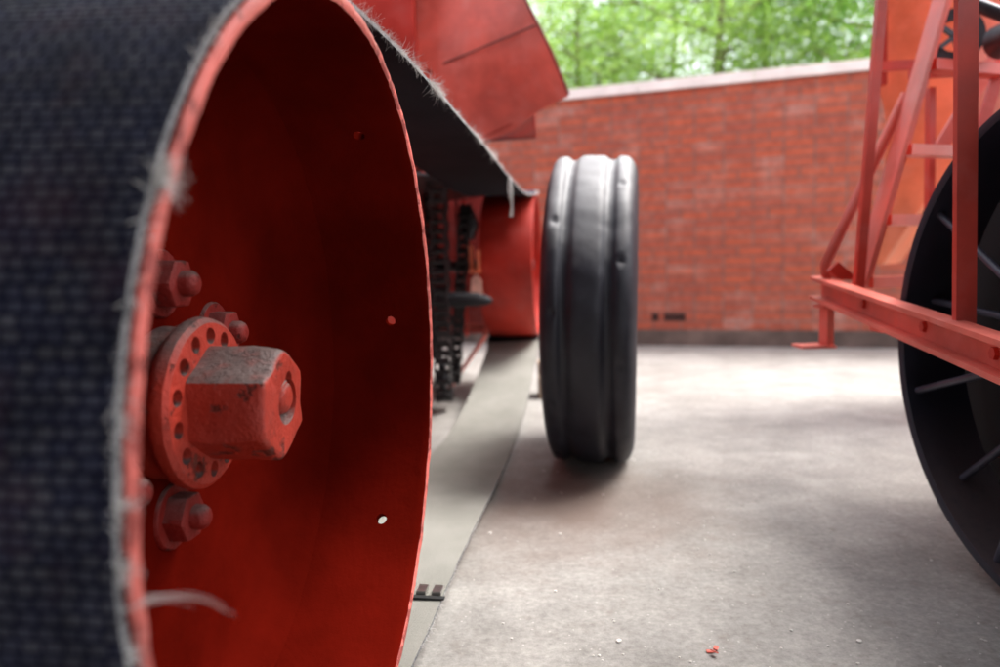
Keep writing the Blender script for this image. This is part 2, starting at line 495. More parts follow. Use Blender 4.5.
bm = bmesh.new(); add_tube(bm, [pp(.112, .032, radians(140)), pp(.1045, .02, radians(120)), pp(.1045, .03, radians(60)), pp(.110, .034, radians(30))], .0032, 8)
obj('split_pin', bm, HUBRED, hexo, 60)
# web bolts
for a in (91, 31, -89, 151, -149):
    a = radians(a); c = pp(0, .156, a)
    bm = bmesh.new(); rg = []
    ph = random.random()
    for w, s in ((.264, 1.02), (.252, 1), (.236, 1), (.2315, .96), (.2295, .86)):
        rg.append([bm.verts.new(c-PN*w+(U*cos(t)+PV*sin(t))*(.0345*cos(pi/6)/cos((t) % (pi/3)-pi/6))*s+U*.001*fbm((t*3, w*60, a)))
                   for t in [ph+2*pi*k/36 for k in range(36)]])
    for A, B in zip(rg, rg[1:]):
        for k in range(36): bm.faces.new((A[k], A[(k+1) % 36], B[(k+1) % 36], B[k]))
    bm.faces.new(rg[0]); bm.faces.new(rg[-1])
    nut = obj('bolt_nut', bm, [NUTRED], pul, 38)
    bm = bmesh.new(); add_lathe(bm, [(.0001, .2085), (.008, .209), (.0135, .2125), (.0165, .218), (.0168, .236)], c, AX, U, 28, False,
                                lambda r, a_, t: (r*(1+.05*fbm((cos(t)*2, sin(t)*2, a_*30))), a_))
    obj('stud', bm, NUTRED, nut, 60)
    bm = bmesh.new(); add_lathe(bm, [(.018, .2565), (.043, .2565), (.045, .259), (.045, .263), (.018, .263)], c, AX, U, 32)
    obj('washer', bm, NUTRED, nut, 50)
# shaft and pedestal behind the web
obj('shaft', tube([pp(.262), pp(.62)], .035, 24), STEEL, pul)
bm = bmesh.new()
q = pp(.50)
for s in (-1, 1): add_bar(bm, q+V((0, .04*s, 0)), V((q.x, q.y+.30*s, .02)), .07, .05)
add_box(bm, (q.x-.07, q.y-.38, 0), (q.x+.07, q.y+.38, .03)); add_box(bm, (q.x-.06, q.y-.09, q.z-.07), (q.x+.06, q.y+.09, q.z+.07))
bevel(bm, .004); obj('bearing_stand', bm, DARKRED, pul)

# ------------------------------------------------------------------ drive belt
DC = V((.085, 4.30, .700)); DR = .408                           # far pulley centre
dpsi = radians(6.9); DNv = V((cos(dpsi), -sin(dpsi), 0)); DU = V((sin(dpsi), cos(dpsi), 0))
dedge = DC + DNv*.138                                           # outer end of the far pulley
BT = .0065; BW = .285
path = []                                                       # inner face, outer edge: (point, width vector, outward normal)
# wrap on near pulley: angles from 92 deg (top) through 180 (near side) to 268 (bottom)
w0 = .006
for k in range(0, 121):
    a = radians(88+186*k/120)
    p = pp(w0, R+.0012, a); path.append((p, -PN, (U*cos(a)+PV*sin(a))))
low = [(-.157, 1.18, .052), (-.140, 1.31, .050), (-.116, 1.504, .053), (-.078, 1.842, .040), (-.018, 2.33, .018), (.028, 2.72, .012),
       (.066, 3.02, .016), (.122, 3.466, .070), (.170, 3.866, .150), (.207, 4.10, .232)]
upp = [(.225, 4.22, 1.098), (.205, 4.05, 1.070), (.135, 3.56, 1.030), (.062, 3.0, 1.031), (.012, 2.568, 1.036), (-.044, 2.09, 1.041), (-.092, 1.70, 1.044),
       (-.132, 1.369, 1.044), (-.160, 1.12, 1.036)]
def catmull(P, seg):
    out = []
    Q = [P[0]]+P+[P[-1]]
    for i in range(1, len(Q)-2):
        p0, p1, p2, p3 = [V(x) for x in Q[i-1:i+3]]
        for k in range(seg):
            t = k/seg
            out.append(.5*((2*p1)+(-p0+p2)*t+(2*p0-5*p1+4*p2-p3)*t*t+(-p0+3*p1-3*p2+p3)*t**3))
    out.append(V(P[-1])); return out
ctrl = []
nearw = [q[0] for q in path]
drumw = []
for k in range(0, 61):
    a = radians(-94+ 186*k/60)
    drumw.append(dedge + DU*((DR+.001)*cos(a)) + V((0, 0, 1))*((DR+.001)*sin(a)) - DNv*.004)
lowc = catmull([tuple(nearw[-1])]+low+[tuple(drumw[0])], 14)
uppc = catmull([tuple(drumw[-1])]+upp+[tuple(nearw[0])], 14)
loop = nearw + lowc[1:-1] + drumw + uppc[1:-1]
# arc length, width vectors
n = len(loop); L = [0]
for i in range(1, n): L.append(L[-1]+(loop[i]-loop[i-1]).length)
y0, y1 = PC.y+.1, DC.y-.1
bm = bmesh.new(); uvl = bm.loops.layers.uv.new('UVMap')
NS = 16; secs = []; frames = []
for i, p in enumerate(loop):
    t = (loop[(i+1) % n]-loop[i-1]).normalized()
    f = min(1, max(0, (p.y-y0)/(y1-y0)))
    wv = ((-PN)*(1-f)+(-DNv)*f).normalized()
    wv = (wv - t*wv.dot(t)).normalized()
    nn = t.cross(wv).normalized()
    # outward = away from the loop's middle line
    mid = V((p.x, min(max(p.y, PC.y), DC.y), PC.z+(DC.z-PC.z)*f))
    if nn.dot(p-mid) < 0: nn = -nn
    wp = .0016*fbm((L[i]*14, 0, 0))+.0010*fbm((L[i]*70, 3, 0))
    run = 1 if 0.06 < f < .97 else 0
    frames.append((p, wv, nn, t))
    inner, outer = [], []
    for k in range(NS+1):
        s = k/NS; off = BW*s+(wp if k == 0 else 0)
        b = p+wv*off + nn*(.004*run*fbm((L[i]*1.7, s*2.5, 1)))
        inner.append(bm.verts.new(b)); outer.append(bm.verts.new(b+nn*BT))
    secs.append((inner, outer))
Ltot = L[-1]+(loop[0]-loop[-1]).length
low_lo, low_hi = len(nearw)-6, len(nearw)+len(lowc)-8
for i in range(n):
    j = (i+1) % n; A, B = secs[i], secs[j]
    la, lb = L[i], (L[j] if j else Ltot)
    skylit = low_lo <= i <= low_hi
    for k in range(NS):
        for q, (a, b_) in enumerate(((A[0], B[0]), (A[1], B[1]))):
            f = bm.faces.new((a[k], a[k+1], b_[k+1], b_[k]))
            for lp, uvv in zip(f.loops, ((la, BW*k/NS), (la, BW*(k+1)/NS), (lb, BW*(k+1)/NS), (lb, BW*k/NS))): lp[uvl].uv = uvv
            f.material_index = (3 if skylit else 1) if q == 0 else 0
    for k in (0, NS):
        f = bm.faces.new((A[0][k], A[1][k], B[1][k], B[0][k])); f.material_index = 2
        for lp, uvv in zip(f.loops, ((la, 0), (la, BT), (lb, BT), (lb, 0))): lp[uvl].uv = uvv
belt = obj('drive_belt', bm, [BELT, BELTIN, BELTEDGE, BELTSKYLIT], None, 60, loc=(0, 2.6, 0))
tag(belt, 'wide dark canvas belt with frayed edges, looped round the huge foreground pulley', 'belt')

# frayed threads along the yard-side edge
bm = bmesh.new()
def fibre(bm, p, d, ln, r, droop=.3, seg=4, curl=.6):
    pts = [V(p)]; d = V(d).normalized()
    cx = V((random.gauss(0, 1), random.gauss(0, 1), random.gauss(0, 1)))*curl
    for k in range(seg):
        d = (d + cx*(1/seg) + V((random.gauss(0, .25), random.gauss(0, .25), random.gauss(0, .25)-droop/seg))).normalized()
        pts.append(pts[-1]+d*ln/seg)
    add_tube(bm, pts, [r*(1-.6*k/seg) for k in range(seg+1)], 3, False)
segs = list(range(n))
for i in segs:
    p, wv, nn, t = frames[i]
    f = (p.y-PC.y)/(DC.y-PC.y)
    if i < len(nearw):                      # on the near pulley, close to the viewer
        cnt, ln, rad = 22, .006, .00040
    elif i < len(nearw)+len(lowc): cnt, ln, rad = (13, .006, .00035) if p.y < 3.2 else (0, 0, 0)
    elif i < len(nearw)+len(lowc)+len(drumw): cnt, ln, rad = 5, .010, .0008
    else: cnt, ln, rad = 60, .0085, .00022
    j = (i+1) % n; step = frames[j][0]-p
    cl = max(0, .45+1.5*fbm((L[i]*9, 7, 7)))
    if i >= len(nearw)+len(lowc)+len(drumw) and (1.25 < p.y < 1.62 or 2.0 < p.y < 2.5): cl *= 2.4; ln *= 1.5
    for k in range(int(cnt*cl)):
        b = p+step*random.random()+nn*BT*random.random()+wv*random.uniform(0, .003)
        d = -wv*random.uniform(.2, 1)+nn*random.gauss(.25, .55)+t*random.gauss(0, .7)
        fibre(bm, b, d, ln*random.choice((.4, .6, .8, 1, 1.3, 2.2)), rad*random.uniform(.6, 1.3), .3, 4, 1.2)
def near_frame(a): return min(range(len(nearw)), key=lambda i: (loop[i]-pp(w0, R, radians(a))).length)
# loose tufts hanging over the rim near the viewer
for a, cnt, ln in ((151.0, 130, .019), (176, 40, .012), (181.5, 40, .012), (187, 30, .012), (170, 16, .01)):
    i = near_frame(a); p, wv, nn, t = frames[i]
    for k in range(cnt):
        b = p+t*random.gauss(0, .005)+nn*BT*random.random()
        d = -wv*1.0-nn*.25+V((0, 0, .15))+t*random.gauss(0, .22)
        fibre(bm, b, d, ln*random.uniform(.3, 1.6), .00028, .1, 6, 1.3)
i = near_frame(184)
p, wv, nn, t = frames[i]
for k in range(6):                          # one loose wisp lying out of the pulley's mouth
    o = V((random.gauss(0, .0008), random.gauss(0, .001), random.gauss(0, .0012))); q = random.uniform(.35, 1.15)
    o2 = V((0, random.gauss(0, .002), random.gauss(0, .0012)))
    P = [p+o, p-wv*.016*q+V((.004, .010, .004))+o+o2*.5, p-wv*.031*q+V((.008, .020, .000))+o2, p-wv*.046*q+V((.010, .030, -.014*q))+o2*1.2]
    add_tube(bm, catmull([tuple(x) for x in P], 5), [.00030-.000017*k_ for k_ in range(16)], 3, False)
# thread hanging from the upper run further back
for hp in ((.052, 2.86, 1.031),):
    for k in range(14):
        o = V((random.gauss(0, .004), random.gauss(0, .004), 0))
        add_tube(bm, [V(hp)+o, V(hp)+o+V((0, 0, -.05))+o, V(hp)+o*.5+V((.004, 0, -.11)), V(hp)+o*1.5+V((0, 0, -.15))], .0009, 3, False)
fr = obj('frayed_threads', bm, FIBRE, belt, 0); tag(fr, kind='stuff')
# steel lacing joining the belt ends on the lower run
il = min(range(len(nearw), len(nearw)+len(lowc)), key=lambda i: abs(loop[i].y-1.43))
p, wv, nn, t = frames[il]
if nn.z > 0: nn = -nn
bm = bmesh.new()
for k in range(9):
    c = p+wv*(.012+.031*k)-nn*.004
    M = Matrix((( wv.x, t.x, -nn.x, c.x), (wv.y, t.y, -nn.y, c.y), (wv.z, t.z, -nn.z, c.z), (0, 0, 0, 1)))
    add_box(bm, (-.009, -.016, .000), (.009, .016, .007), M)
bevel(bm, .0025, 2)
obj('belt_lacing', bm, BRIGHT, belt, 40)
bm = bmesh.new()
c = p-nn*.0005-t*.013
M = Matrix((( wv.x, t.x, -nn.x, c.x), (wv.y, t.y, -nn.y, c.y), (wv.z, t.z, -nn.z, c.z), (0, 0, 0, 1)))
M2 = M @ Matrix.Translation((0, -.012, 0)); add_box(bm, (-.006, -.006, .001), (.27, .006, .004), M2)
bevel(bm, .002)
obj('belt_joint_gap', bm, simple('black joint', (.01, .01, .01), .9), belt, 40)

# ------------------------------------------------------------------ red threshing machine behind the belt
mach = thing('threshing_machine', (-.9, 3.9, 0), 'tall red farm machine with chute, chains and far pulley behind the left belt', 'farm machine')
obj('body', prism([(-.47, 1.9, .36), (-.47, 5.0, .36), (-.47, 5.0, 1.12), (-.47, 1.9, 1.12)], (-1.5, 0, 0)), RED, mach)
obj('upper_body', prism([(-.325, 3.25, 1.12), (-.335, 3.25, 2.7), (-.335, 5.0, 2.7), (-.325, 5.0, 1.12)], (-1.6, 0, 0)), RED, mach)
for x, y in ((-.6, 2.1), (-.6, 4.8), (-1.8, 2.1), (-1.8, 4.8)):
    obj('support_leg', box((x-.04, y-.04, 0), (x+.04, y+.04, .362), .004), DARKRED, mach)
# chute hanging out over the yard: folded sheet with a curled free edge
def chute():
    bm = bmesh.new()
    F = [(-.33, 3.45, 2.35), (-.338, 3.38, 1.686), (-.335, 3.36, 1.520), (-.255, 3.36, 1.350), (-.067, 3.35, 1.240)]
    Mid = [(-.02, 3.28, 2.35), (-.02, 3.26, 1.80), (-.01, 3.22, 1.585), (.05, 3.30, 1.42), (.060, 3.36, 1.278)]
    Rt = [(.02, 3.20, 2.35), (.118, 3.17, 1.812), (.180, 3.12, 1.665), (.235, 3.14, 1.56), (.305, 3.16, 1.392)]
    # lower edge runs from the bottom to the tip
    Low = [(-.067, 3.35, 1.240), (.02, 3.37, 1.262), (.10, 3.36, 1.300), (.174, 3.33, 1.350), (.245, 3.25, 1.378), (.305, 3.16, 1.385)]
    rows = []
    for i in range(5):
        a, m_, b = V(F[i]), V(Mid[i]), V(Rt[i]); row = []
        for k in range(9):
            s = k/8
            row.append(a*(1-s)**2*1.0+m_*2*s*(1-s)+b*s*s if False else (a.lerp(m_, s*2) if s < .5 else m_.lerp(b, s*2-1)))
        rows.append(row)
    last = []
    for k in range(9):
        s = k/8*5; i = min(4, int(s)); last.append(V(Low[i]).lerp(V(Low[i+1]), s-i))
    rows[-1] = last
    d = V((0, .006, 0))
    g = [[bm.verts.new(p) for p in r] for r in rows]; h = [[bm.verts.new(p+d) for p in r] for r in rows]
    for i in range(4):
        for k in range(8):
            bm.faces.new((g[i][k], g[i][k+1], g[i+1][k+1], g[i+1][k])); bm.faces.new((h[i][k], h[i+1][k], h[i+1][k+1], h[i][k+1]))
    border = [(0, k) for k in range(9)]+[(i, 8) for i in range(1, 5)]+[(4, k) for k in range(7, -1, -1)]+[(i, 0) for i in range(3, 0, -1)]
    for q in range(len(border)):
        a, b = border[q], border[(q+1) % len(border)]
        bm.faces.new((g[a[0]][a[1]], g[b[0]][b[1]], h[b[0]][b[1]], h[a[0]][a[1]]))
    return bm
ch = obj('chute', chute(), PINKRED, mach, 50)
# back and side sheets that make the chute a box
obj('chute_back', prism([(-.335, 3.95, 2.3), (.05, 3.95, 2.3), (.20, 3.80, 1.46), (.20, 3.72, 1.312), (-.10, 3.72, 1.300), (-.33, 3.95, 1.34)], (0, .01, 0), .002), RED, mach)
obj('chute_side', prism([(-.33, 3.40, 2.3), (-.33, 3.96, 2.3), (-.33, 3.9, 1.40), (-.335, 3.40, 1.70)], (-.006, 0, 0), 0), RED, mach)
obj('chute_floor', prism([(-.07, 3.362, 1.250), (.17, 3.345, 1.356), (.20, 3.73, 1.316), (-.09, 3.73, 1.304)], (0, 0, .005), 0), RED, mach)
obj('seam', bar((-.215, 3.309, 1.566), (.172, 3.112, 1.655), .006, .005), SEAMDARK, ch)
obj('seam', bar((-.292, 3.338, 1.548), (-.145, 3.318, 1.478), .008, .006), SEAMDARK, ch)
add = bmesh.new(); add_tube(add, [(.02, 3.195, 2.35), (.119, 3.166, 1.812), (.182, 3.116, 1.665), (.237, 3.136, 1.56), (.307, 3.157, 1.392)], .0055, 8)
obj('rolled_edge', add, DARKRED, ch)
# far flat pulley
e1 = DU
bm = bmesh.new()
prof = [(DR-.006, 0), (DR-.002, .07), (DR, .14), (DR-.002, .21), (DR-.006, .276), (DR-.020, .276), (DR-.02, .0), (DR-.012, -.004)]
add_lathe(bm, prof, dedge, -DNv, DU, 128)
fp = obj('far_pulley', bm, RED, mach, 50)
tag(fp, 'far red flat pulley that the belt turns round')
bm = bmesh.new(); add_lathe(bm, [(.03, .12), (DR-.018, .12), (DR-.018, .14), (.03, .14)], dedge, -DNv, DU, 64); obj('pulley_web', bm, RED, fp)
obj('pulley_shaft', tube([dedge-DNv*.02, dedge-DNv*.75], .03, 20), STEEL, mach)
# dark bulkhead and frames seen between the runs of the belt
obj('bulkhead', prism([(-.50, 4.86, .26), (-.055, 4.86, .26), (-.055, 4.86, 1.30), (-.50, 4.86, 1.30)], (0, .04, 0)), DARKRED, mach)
obj('guard_plate', prism([(-.47, 3.0, 1.075), (-.10, 3.4, 1.090), (-.03, 4.5, 1.115), (-.47, 4.9, 1.10)], (0, 0, .012), .002), STEEL, mach)
obj('cross_frame', bar((-.5, 4.7, .47), (-.06, 4.7, .47), .05, .05), RED, mach)
obj('cross_frame', bar((-.5, 4.65, .70), (-.16, 4.65, .70), .04, .03), FRAMERED, mach)
obj('lower_rail', bar((-.5, 4.4, .345), (-.07, 4.4, .345), .03, .025), PINKRED, mach)
for x in (-.245, -.205):
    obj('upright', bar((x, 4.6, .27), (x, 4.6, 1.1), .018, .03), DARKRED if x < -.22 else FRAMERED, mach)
bm = bmesh.new()
add_bar(bm, (-.180, 4.4, .94), (-.172, 4.4, .69), .028, .03); add_bar(bm, (-.140, 3.90, .80), (-.138, 3.90, .68), .022, .03); add_bar(bm, (-.100, 3.86, .78), (-.102, 3.86, .68), .016, .03); add_bar(bm, (-.150, 3.88, .672), (-.090, 3.88, .672), .03, .022); add_bar(bm, (-.12, 3.9, .672), (-.12, 4.86, .672), .02, .02)
bevel(bm, .003); obj('bracket', bm, ORANGE, mach)
bm = bmesh.new(); add_tube(bm, [(-.16, 4.1, 1.02), (-.12, 4.05, .92), (-.145, 4.05, .84)], [.022, .026, .02], 12)
obj('lever', bm, GREYMETAL, mach)
bm = bmesh.new(); add_tube(bm, [(-.075, 4.15, 1.0), (-.08, 4.15, .9), (-.075, 4.15, .82)], [.015, .02, .016], 12)
obj('lever', bm, GREYMETAL, mach)
obj('casting', prism([(-.145, 3.80, .555), (-.085, 3.80, .555), (-.088, 3.80, .625), (-.115, 3.80, .655), (-.140, 3.80, .635)], (0, .06, 0), .012), simple('pale pink casting paint', (.85, .45, .36), .5), mach)  # pale pink piece between the chains and the far pulley
bm = bmesh.new(); add_tube(bm, [(-.47, 3.66, .545), (-.30, 3.66, .54), (-.11, 3.66, .536), (-.06, 3.66, .53), (-.035, 3.66, .528)], [.034, .036, .034, .024, .010], 16)
obj('cross_shaft', bm, simple('black grease', (.012, .012, .016), .8), mach)
bm = bmesh.new(); add_bar(bm, (-.085, 4.5, .285), (-.29, 4.02, .03), .014, .02); add_bar(bm, (-.085, 4.5, .285), (-.085, 4.5, .36), .02, .02)
bevel(bm, .002); obj('tie_rod', bm, PINKRED, mach)
# roller chains, each one loop with sprockets
def chain(x, yc, zlo, zhi, r, w, lean=0, name='roller_chain'):
    pts = []; per = 2*(zhi-zlo)+2*pi*r; pitch = .046; cnt = int(per/pitch); cnt -= cnt % 2
    def at(s):
        s = s % per; h = zhi-zlo
        if s < h: return V((x, yc-r, zlo+s)), V((0, 0, 1))
        s -= h
        if s < pi*r: a = s/r; return V((x, yc-r*cos(a), zhi+r*sin(a))), V((0, sin(a), cos(a)))
        s -= pi*r
        if s < h: return V((x, yc+r, zhi-s)), V((0, 0, -1))
        s -= h; a = s/r; return V((x, yc+r*cos(a), zlo-r*sin(a))), V((0, -sin(a), -cos(a)))
    bm = bmesh.new()
    for k in range(cnt):
        p0, _ = at(k*per/cnt); p1, _ = at((k+1)*per/cnt)
        add_tube(bm, [p0-V((w*.5, 0, 0)), p0+V((w*.5, 0, 0))], .012, 8)
        o = w*.5 if k % 2 else w*.40
        for s in (-1, 1): add_bar(bm, p0+V((s*o, 0, 0)), p1+V((s*o, 0, 0)), .011, .030, V((1, 0, 0)).cross(p1-p0))
    for vv in bm.verts: vv.co.x += (vv.co.z-zhi)*lean
    c = obj(name, bm, CHAIN, mach, 40)
    for z in (zlo, zhi):
        bm = bmesh.new(); T = 18; prof = []
        for k in range(T*4):
            a = 2*pi*k/(T*4); rr = r-.014 if k % 4 in (0, 1) else r+.004
            prof.append((yc+rr*cos(a), z+rr*sin(a)))
        A = [bm.verts.new((x-.012, y, zz)) for y, zz in prof]; B = [bm.verts.new((x+.012, y, zz)) for y, zz in prof]
        bm.faces.new(A); bm.faces.new(B[::-1])
        for k in range(len(A)): bm.faces.new((A[k], A[(k+1) % len(A)], B[(k+1) % len(A)], B[k]))
        add_tube(bm, [(x-.03, yc, z), (x+.03, yc, z)], .03, 16)
        for vv in bm.verts: vv.co.x += (z-zhi)*lean
        obj('sprocket', bm, STEEL, mach, 40)
chain(-.276, 3.60, .16, 1.25, .10, .070)
chain(-.175, 4.05, .16, .93, .085, .050, .09)
chain(-.375, 4.30, .30, 1.0, .12, .060)

# ------------------------------------------------------------------ ribbed tyre on its wheel
TC = V((.338, 2.655, .535)); ty = radians(10); tlz = radians(1.2)
TA = V((cos(ty), -sin(ty), -sin(tlz))).normalized(); TU = V((sin(ty), cos(ty), 0))
tw = thing('tractor_wheel', (TC.x, TC.y, 0), 'black ribbed rubber wheel standing upright on the concrete beside the belt', 'wheel')
prof = []; RT = .532; W = .141
raw = [(-W, .37), (-W-.006, .43), (-W, .480), (-W+.008, .508), (-W+.018, .522), (-W+.032, .5285), (-.096, .530), (-.086, .527), (-.077, .517), (-.066, .515), (-.054, .5205), (-.044, .530),
       (-.030, .5325), (-.0, .5335), (.026, .5325), (.038, .529), (.050, .517), (.060, .5145), (.072, .517), (.082, .5285), (.095, .530), (.113, .527), (W-.014, .515), (W-.004, .497), (W+.003, .470), (W+.004, .43), (W-.002, .37), (W-.05, .355), (-W+.05, .355)]
# smooth the profile a little
def subd(P):
    out = []
    for i in range(len(P)):
        a, b = P[i], P[(i+1) % len(P)]
        out += [(a[0]*.75+b[0]*.25, a[1]*.75+b[1]*.25), (a[0]*.25+b[0]*.75, a[1]*.25+b[1]*.75)]
    return out
raw = subd(raw)
def wobt(r, a, t):
    k = 0
    if r > .50:
        k = .0035*fbm((cos(t)*5, sin(t)*5, a*14)) + .0012*fbm((cos(t)*14, sin(t)*14, a*30))
        for aa, tt in DENTS:
            dd = ((a-aa)**2/.00009 + ((t-tt+pi) % (2*pi)-pi)**2/.00045)
            if dd < 6: k -= .009*math.exp(-dd)
    return r+k, a
DENTS = [(random.choice((-.105, -.1, .095, .1)), pi-.9+random.uniform(-.04, .04)+.28*k) for k in range(-8, 14)]
bm = bmesh.new(); add_lathe(bm, [(r, a) for a, r in raw], TC, TA, TU, 300, True, wobt)
obj('tyre', bm, RUBBER, tw, 70)
bm = bmesh.new(); add_lathe(bm, [(.362, -.11), (.372, -.11), (.358, -.06), (.345, 0), (.358, .06), (.372, .11), (.362, .11), (.345, .06), (.33, .01), (.33, -.01), (.345, -.06)], TC, TA, TU, 96)
rimo = obj('rim', bm, RED, tw, 50)
bm = bmesh.new(); add_lathe(bm, [(.03, -.01), (.332, -.01), (.332, .01), (.12, .03), (.03, .03)], TC, TA, TU, 64); obj('wheel_disc', bm, RED, rimo)
bm = bmesh.new(); add_lathe(bm, [(.0001, -.10), (.045, -.10), (.055, -.09), (.055, .09), (.045, .10), (.0001, .10)], TC, TA, TU, 32, False); obj('hub', bm, DARKRED, tw)

# ------------------------------------------------------------------ timber baulks behind the tyre
def timber(x, y, z, l, w, h, rot, label):
    M = Matrix.Translation((x, y, z)) @ Matrix.Rotation(radians(rot), 4, 'Z')
    bm = bmesh.new(); add_box(bm, (0, 0, 0), (l, w, h), M); bevel(bm, .006)
    return tag(obj('timber_baulk', bm, WOOD, None, 30, loc=(x, y, z)), label, 'timber', 'timber baulks stacked behind the tyre')
timber(.198, 3.86, .0, .42, .15, .115, 0, 'lower weathered timber baulk on the ground behind the ribbed tyre')
timber(.202, 3.93, .115, .40, .13, .065, 1, 'upper weathered timber baulk resting on another behind the ribbed tyre')

# ------------------------------------------------------------------ right-hand red machine
rm = thing('wheeled_frame_machine', (1.35, 1.9, 0), 'red and orange farm machine with ladder and black spoked wheel at the right edge', 'farm machine')
# drawbar channel: web + two flanges
A = V((1.050, 2.42, .603)); B = V((.855, 1.05, .502))
d = (B-A); s, u = frame_from(d)                # s = side, u = up
if s.x > 0: s = -s
bm = bmesh.new()
def chan(bm, A, B):
    H, Fl, T = .074, .045, .011
    c = [(0, -H/2), (Fl, -H/2), (Fl, -H/2+T), (T, -H/2+T), (T, H/2-T), (Fl, H/2-T), (Fl, H/2), (0, H/2)]
    r = [[bm.verts.new(p+s*x+u*y) for x, y in c] for p in (A, B)]
    bm.faces.new(r[0][::-1]); bm.faces.new(r[1])
    for i in range(8): bm.faces.new((r[0][i], r[0][(i+1) % 8], r[1][(i+1) % 8], r[1][i]))
chan(bm, A, B); bevel(bm, .002)
beam = obj('drawbar', bm, PINKRED, rm, 35)
for f in (.30, .58, .80):
    p = A.lerp(B, f)+s*.007
    bm = bmesh.new(); add_tube(bm, [p, p+s*.012], [.014, .012], 6); obj('bolt_head', bm, FRAMERED, beam, 30)
p = A.lerp(B, .42)-u*.034+s*.02
obj('lug', box(p-V((.016, .035, .014)), p+V((.016, .035, .0)), .004), PINKRED, beam)
# posts
obj('post', bar((.885, 1.475, 1.85), (.917, 1.475, .562), .040, .014, V((0, 1, 0))), FRAMERED, rm)
obj('post', bar((1.135, 2.2, 1.95), (1.053, 2.2, .598), .026, .022, V((0, 1, 0))), FRAMERED, rm)
obj('gusset', prism([(1.04, 2.29, .63), (1.10, 2.29, .63), (1.035, 2.29, .685), (1.005, 2.29, .66)], (0, .012, 0), .002), FRAMERED, rm)
# ladder: two stiles and rungs
lad = None
bm = bmesh.new(); add_bar(bm, (1.422, 2.33, 1.70), (1.129, 2.33, .612), .042, .010, V((0, 1, 0))); add_bar(bm, (1.393, 2.29, 1.70), (1.100, 2.29, .612), .012, .085, V((0, 1, 0))); bevel(bm, .002)
lad = obj('ladder', bm, PINKRED, rm, 30)
tag(lad, 'slanting ladder of the right-hand machine')
bm = bmesh.new(); add_bar(bm, (1.700, 2.42, 1.70), (1.415, 2.42, .612), .034, .014, V((0, 1, 0))); bevel(bm, .002); obj('stile', bm, FRAMERED, lad)
for z in (1.262, 1.015, .808, .620):
    x = 1.122+(z-.612)/(1.70-.612)*.293
    obj('rung', bar((x, 2.30, z), (x+.29, 2.40, z), .06, .032), PINKRED if z < 1.1 else FRAMERED, lad)
obj('rung', bar((1.02+.235, 2.5, 1.312), (1.385, 2.5, 1.315), .022, .03), FRAMERED, lad)
bm = bmesh.new(); add_tube(bm, [(1.262, 2.35, 1.19), (1.245, 2.35, 1.155), (1.02, 2.35, .675), (1.022, 2.35, .650), (1.05, 2.35, .625)], .016, 10)
obj('handrail', bm, PINKRED, lad)
# hanging foot step at the back end of the drawbar
bm = bmesh.new()
add_tube(bm, [(1.105, 2.35, .592), (1.075, 2.35, .595), (1.045, 2.35, .582), (1.022, 2.35, .553)], .012, 8)
add_tube(bm, [(1.105, 2.40, .592), (1.082, 2.40, .590), (1.055, 2.40, .575), (1.037, 2.40, .550)], .010, 8)
add_box(bm, (1.012, 2.335, .541), (1.054, 2.415, .550))
add_box(bm, (1.026, 2.340, .418), (1.047, 2.400, .545)); add_box(bm, (.945, 2.325, .416), (1.05, 2.42, .424))
bm_ = bm; obj('foot_step', bm_, PINKRED, rm, 35)
# hopper body behind the ladder: several sheets
body = obj('hopper', prism([(1.465, 3.0, 2.6), (1.500, 3.0, 1.36), (1.545, 3.0, 1.18), (1.485, 3.0, .665), (1.530, 3.0, .665), (1.70, 3.0, .92), (2.60, 3.0, 1.0), (2.60, 3.0, 2.6)], (.45, .7, 0), .006), ORANGE, rm)
ORANGE2 = paint('red orange sheet paint', (.92, .20, .11), .4, .74, (.35, .08, .04), fine=30, bs=.1)
obj('hopper_side', prism([(1.50, 2.62, 2.5), (1.72, 2.62, 2.5), (2.20, 2.62, 2.5), (2.20, 2.62, .9), (1.62, 2.62, .9), (1.585, 2.62, 1.22), (1.66, 2.62, 1.45)], (.02, .02, 0), .003), ORANGE2, rm)
obj('rail', bar((1.30, 2.40, 1.262), (1.95, 2.40, 1.276), .03, .026), FRAMERED, rm)
obj('brace', bar((1.42, 2.5, 1.24), (1.43, 2.5, .70), .02, .03), FRAMERED, rm)
obj('brace', bar((1.80, 2.5, 1.62), (1.46, 2.5, 1.05), .045, .012, V((0, 1, 0))), PINKRED, rm)
obj('hopper_flange', bar((1.478, 2.98, 2.5), (1.506, 2.98, 1.36), .022, .03, V((0, 1, 0))), RED, rm)
# gears / hose cluster at the top right
bm = bmesh.new()
add_lathe(bm, [(.05, -.012), (.085, -.012), (.085, .012), (.05, .012)], (1.47, 2.46, 1.39), (.3, 1, 0), (0, 0, 1), 28)
for k in range(5):
    a = 2*pi*k/5; add_bar(bm, V((1.47, 2.46, 1.39)), V((1.47, 2.46, 1.39))+V((.06*cos(a), 0, .06*sin(a))), .014, .014)
obj('gear', bm, STEEL, rm, 35)
obj('hose', tube([(1.40, 2.25, 1.42), (1.46, 2.22, 1.38), (1.52, 2.2, 1.37), (1.60, 2.2, 1.41), (1.75, 2.2, 1.44)], .02, 12), STEEL, rm)
obj('bearing', tube([(1.52, 2.32, 1.33), (1.52, 2.22, 1.33)], .05, 20), STEEL, rm)
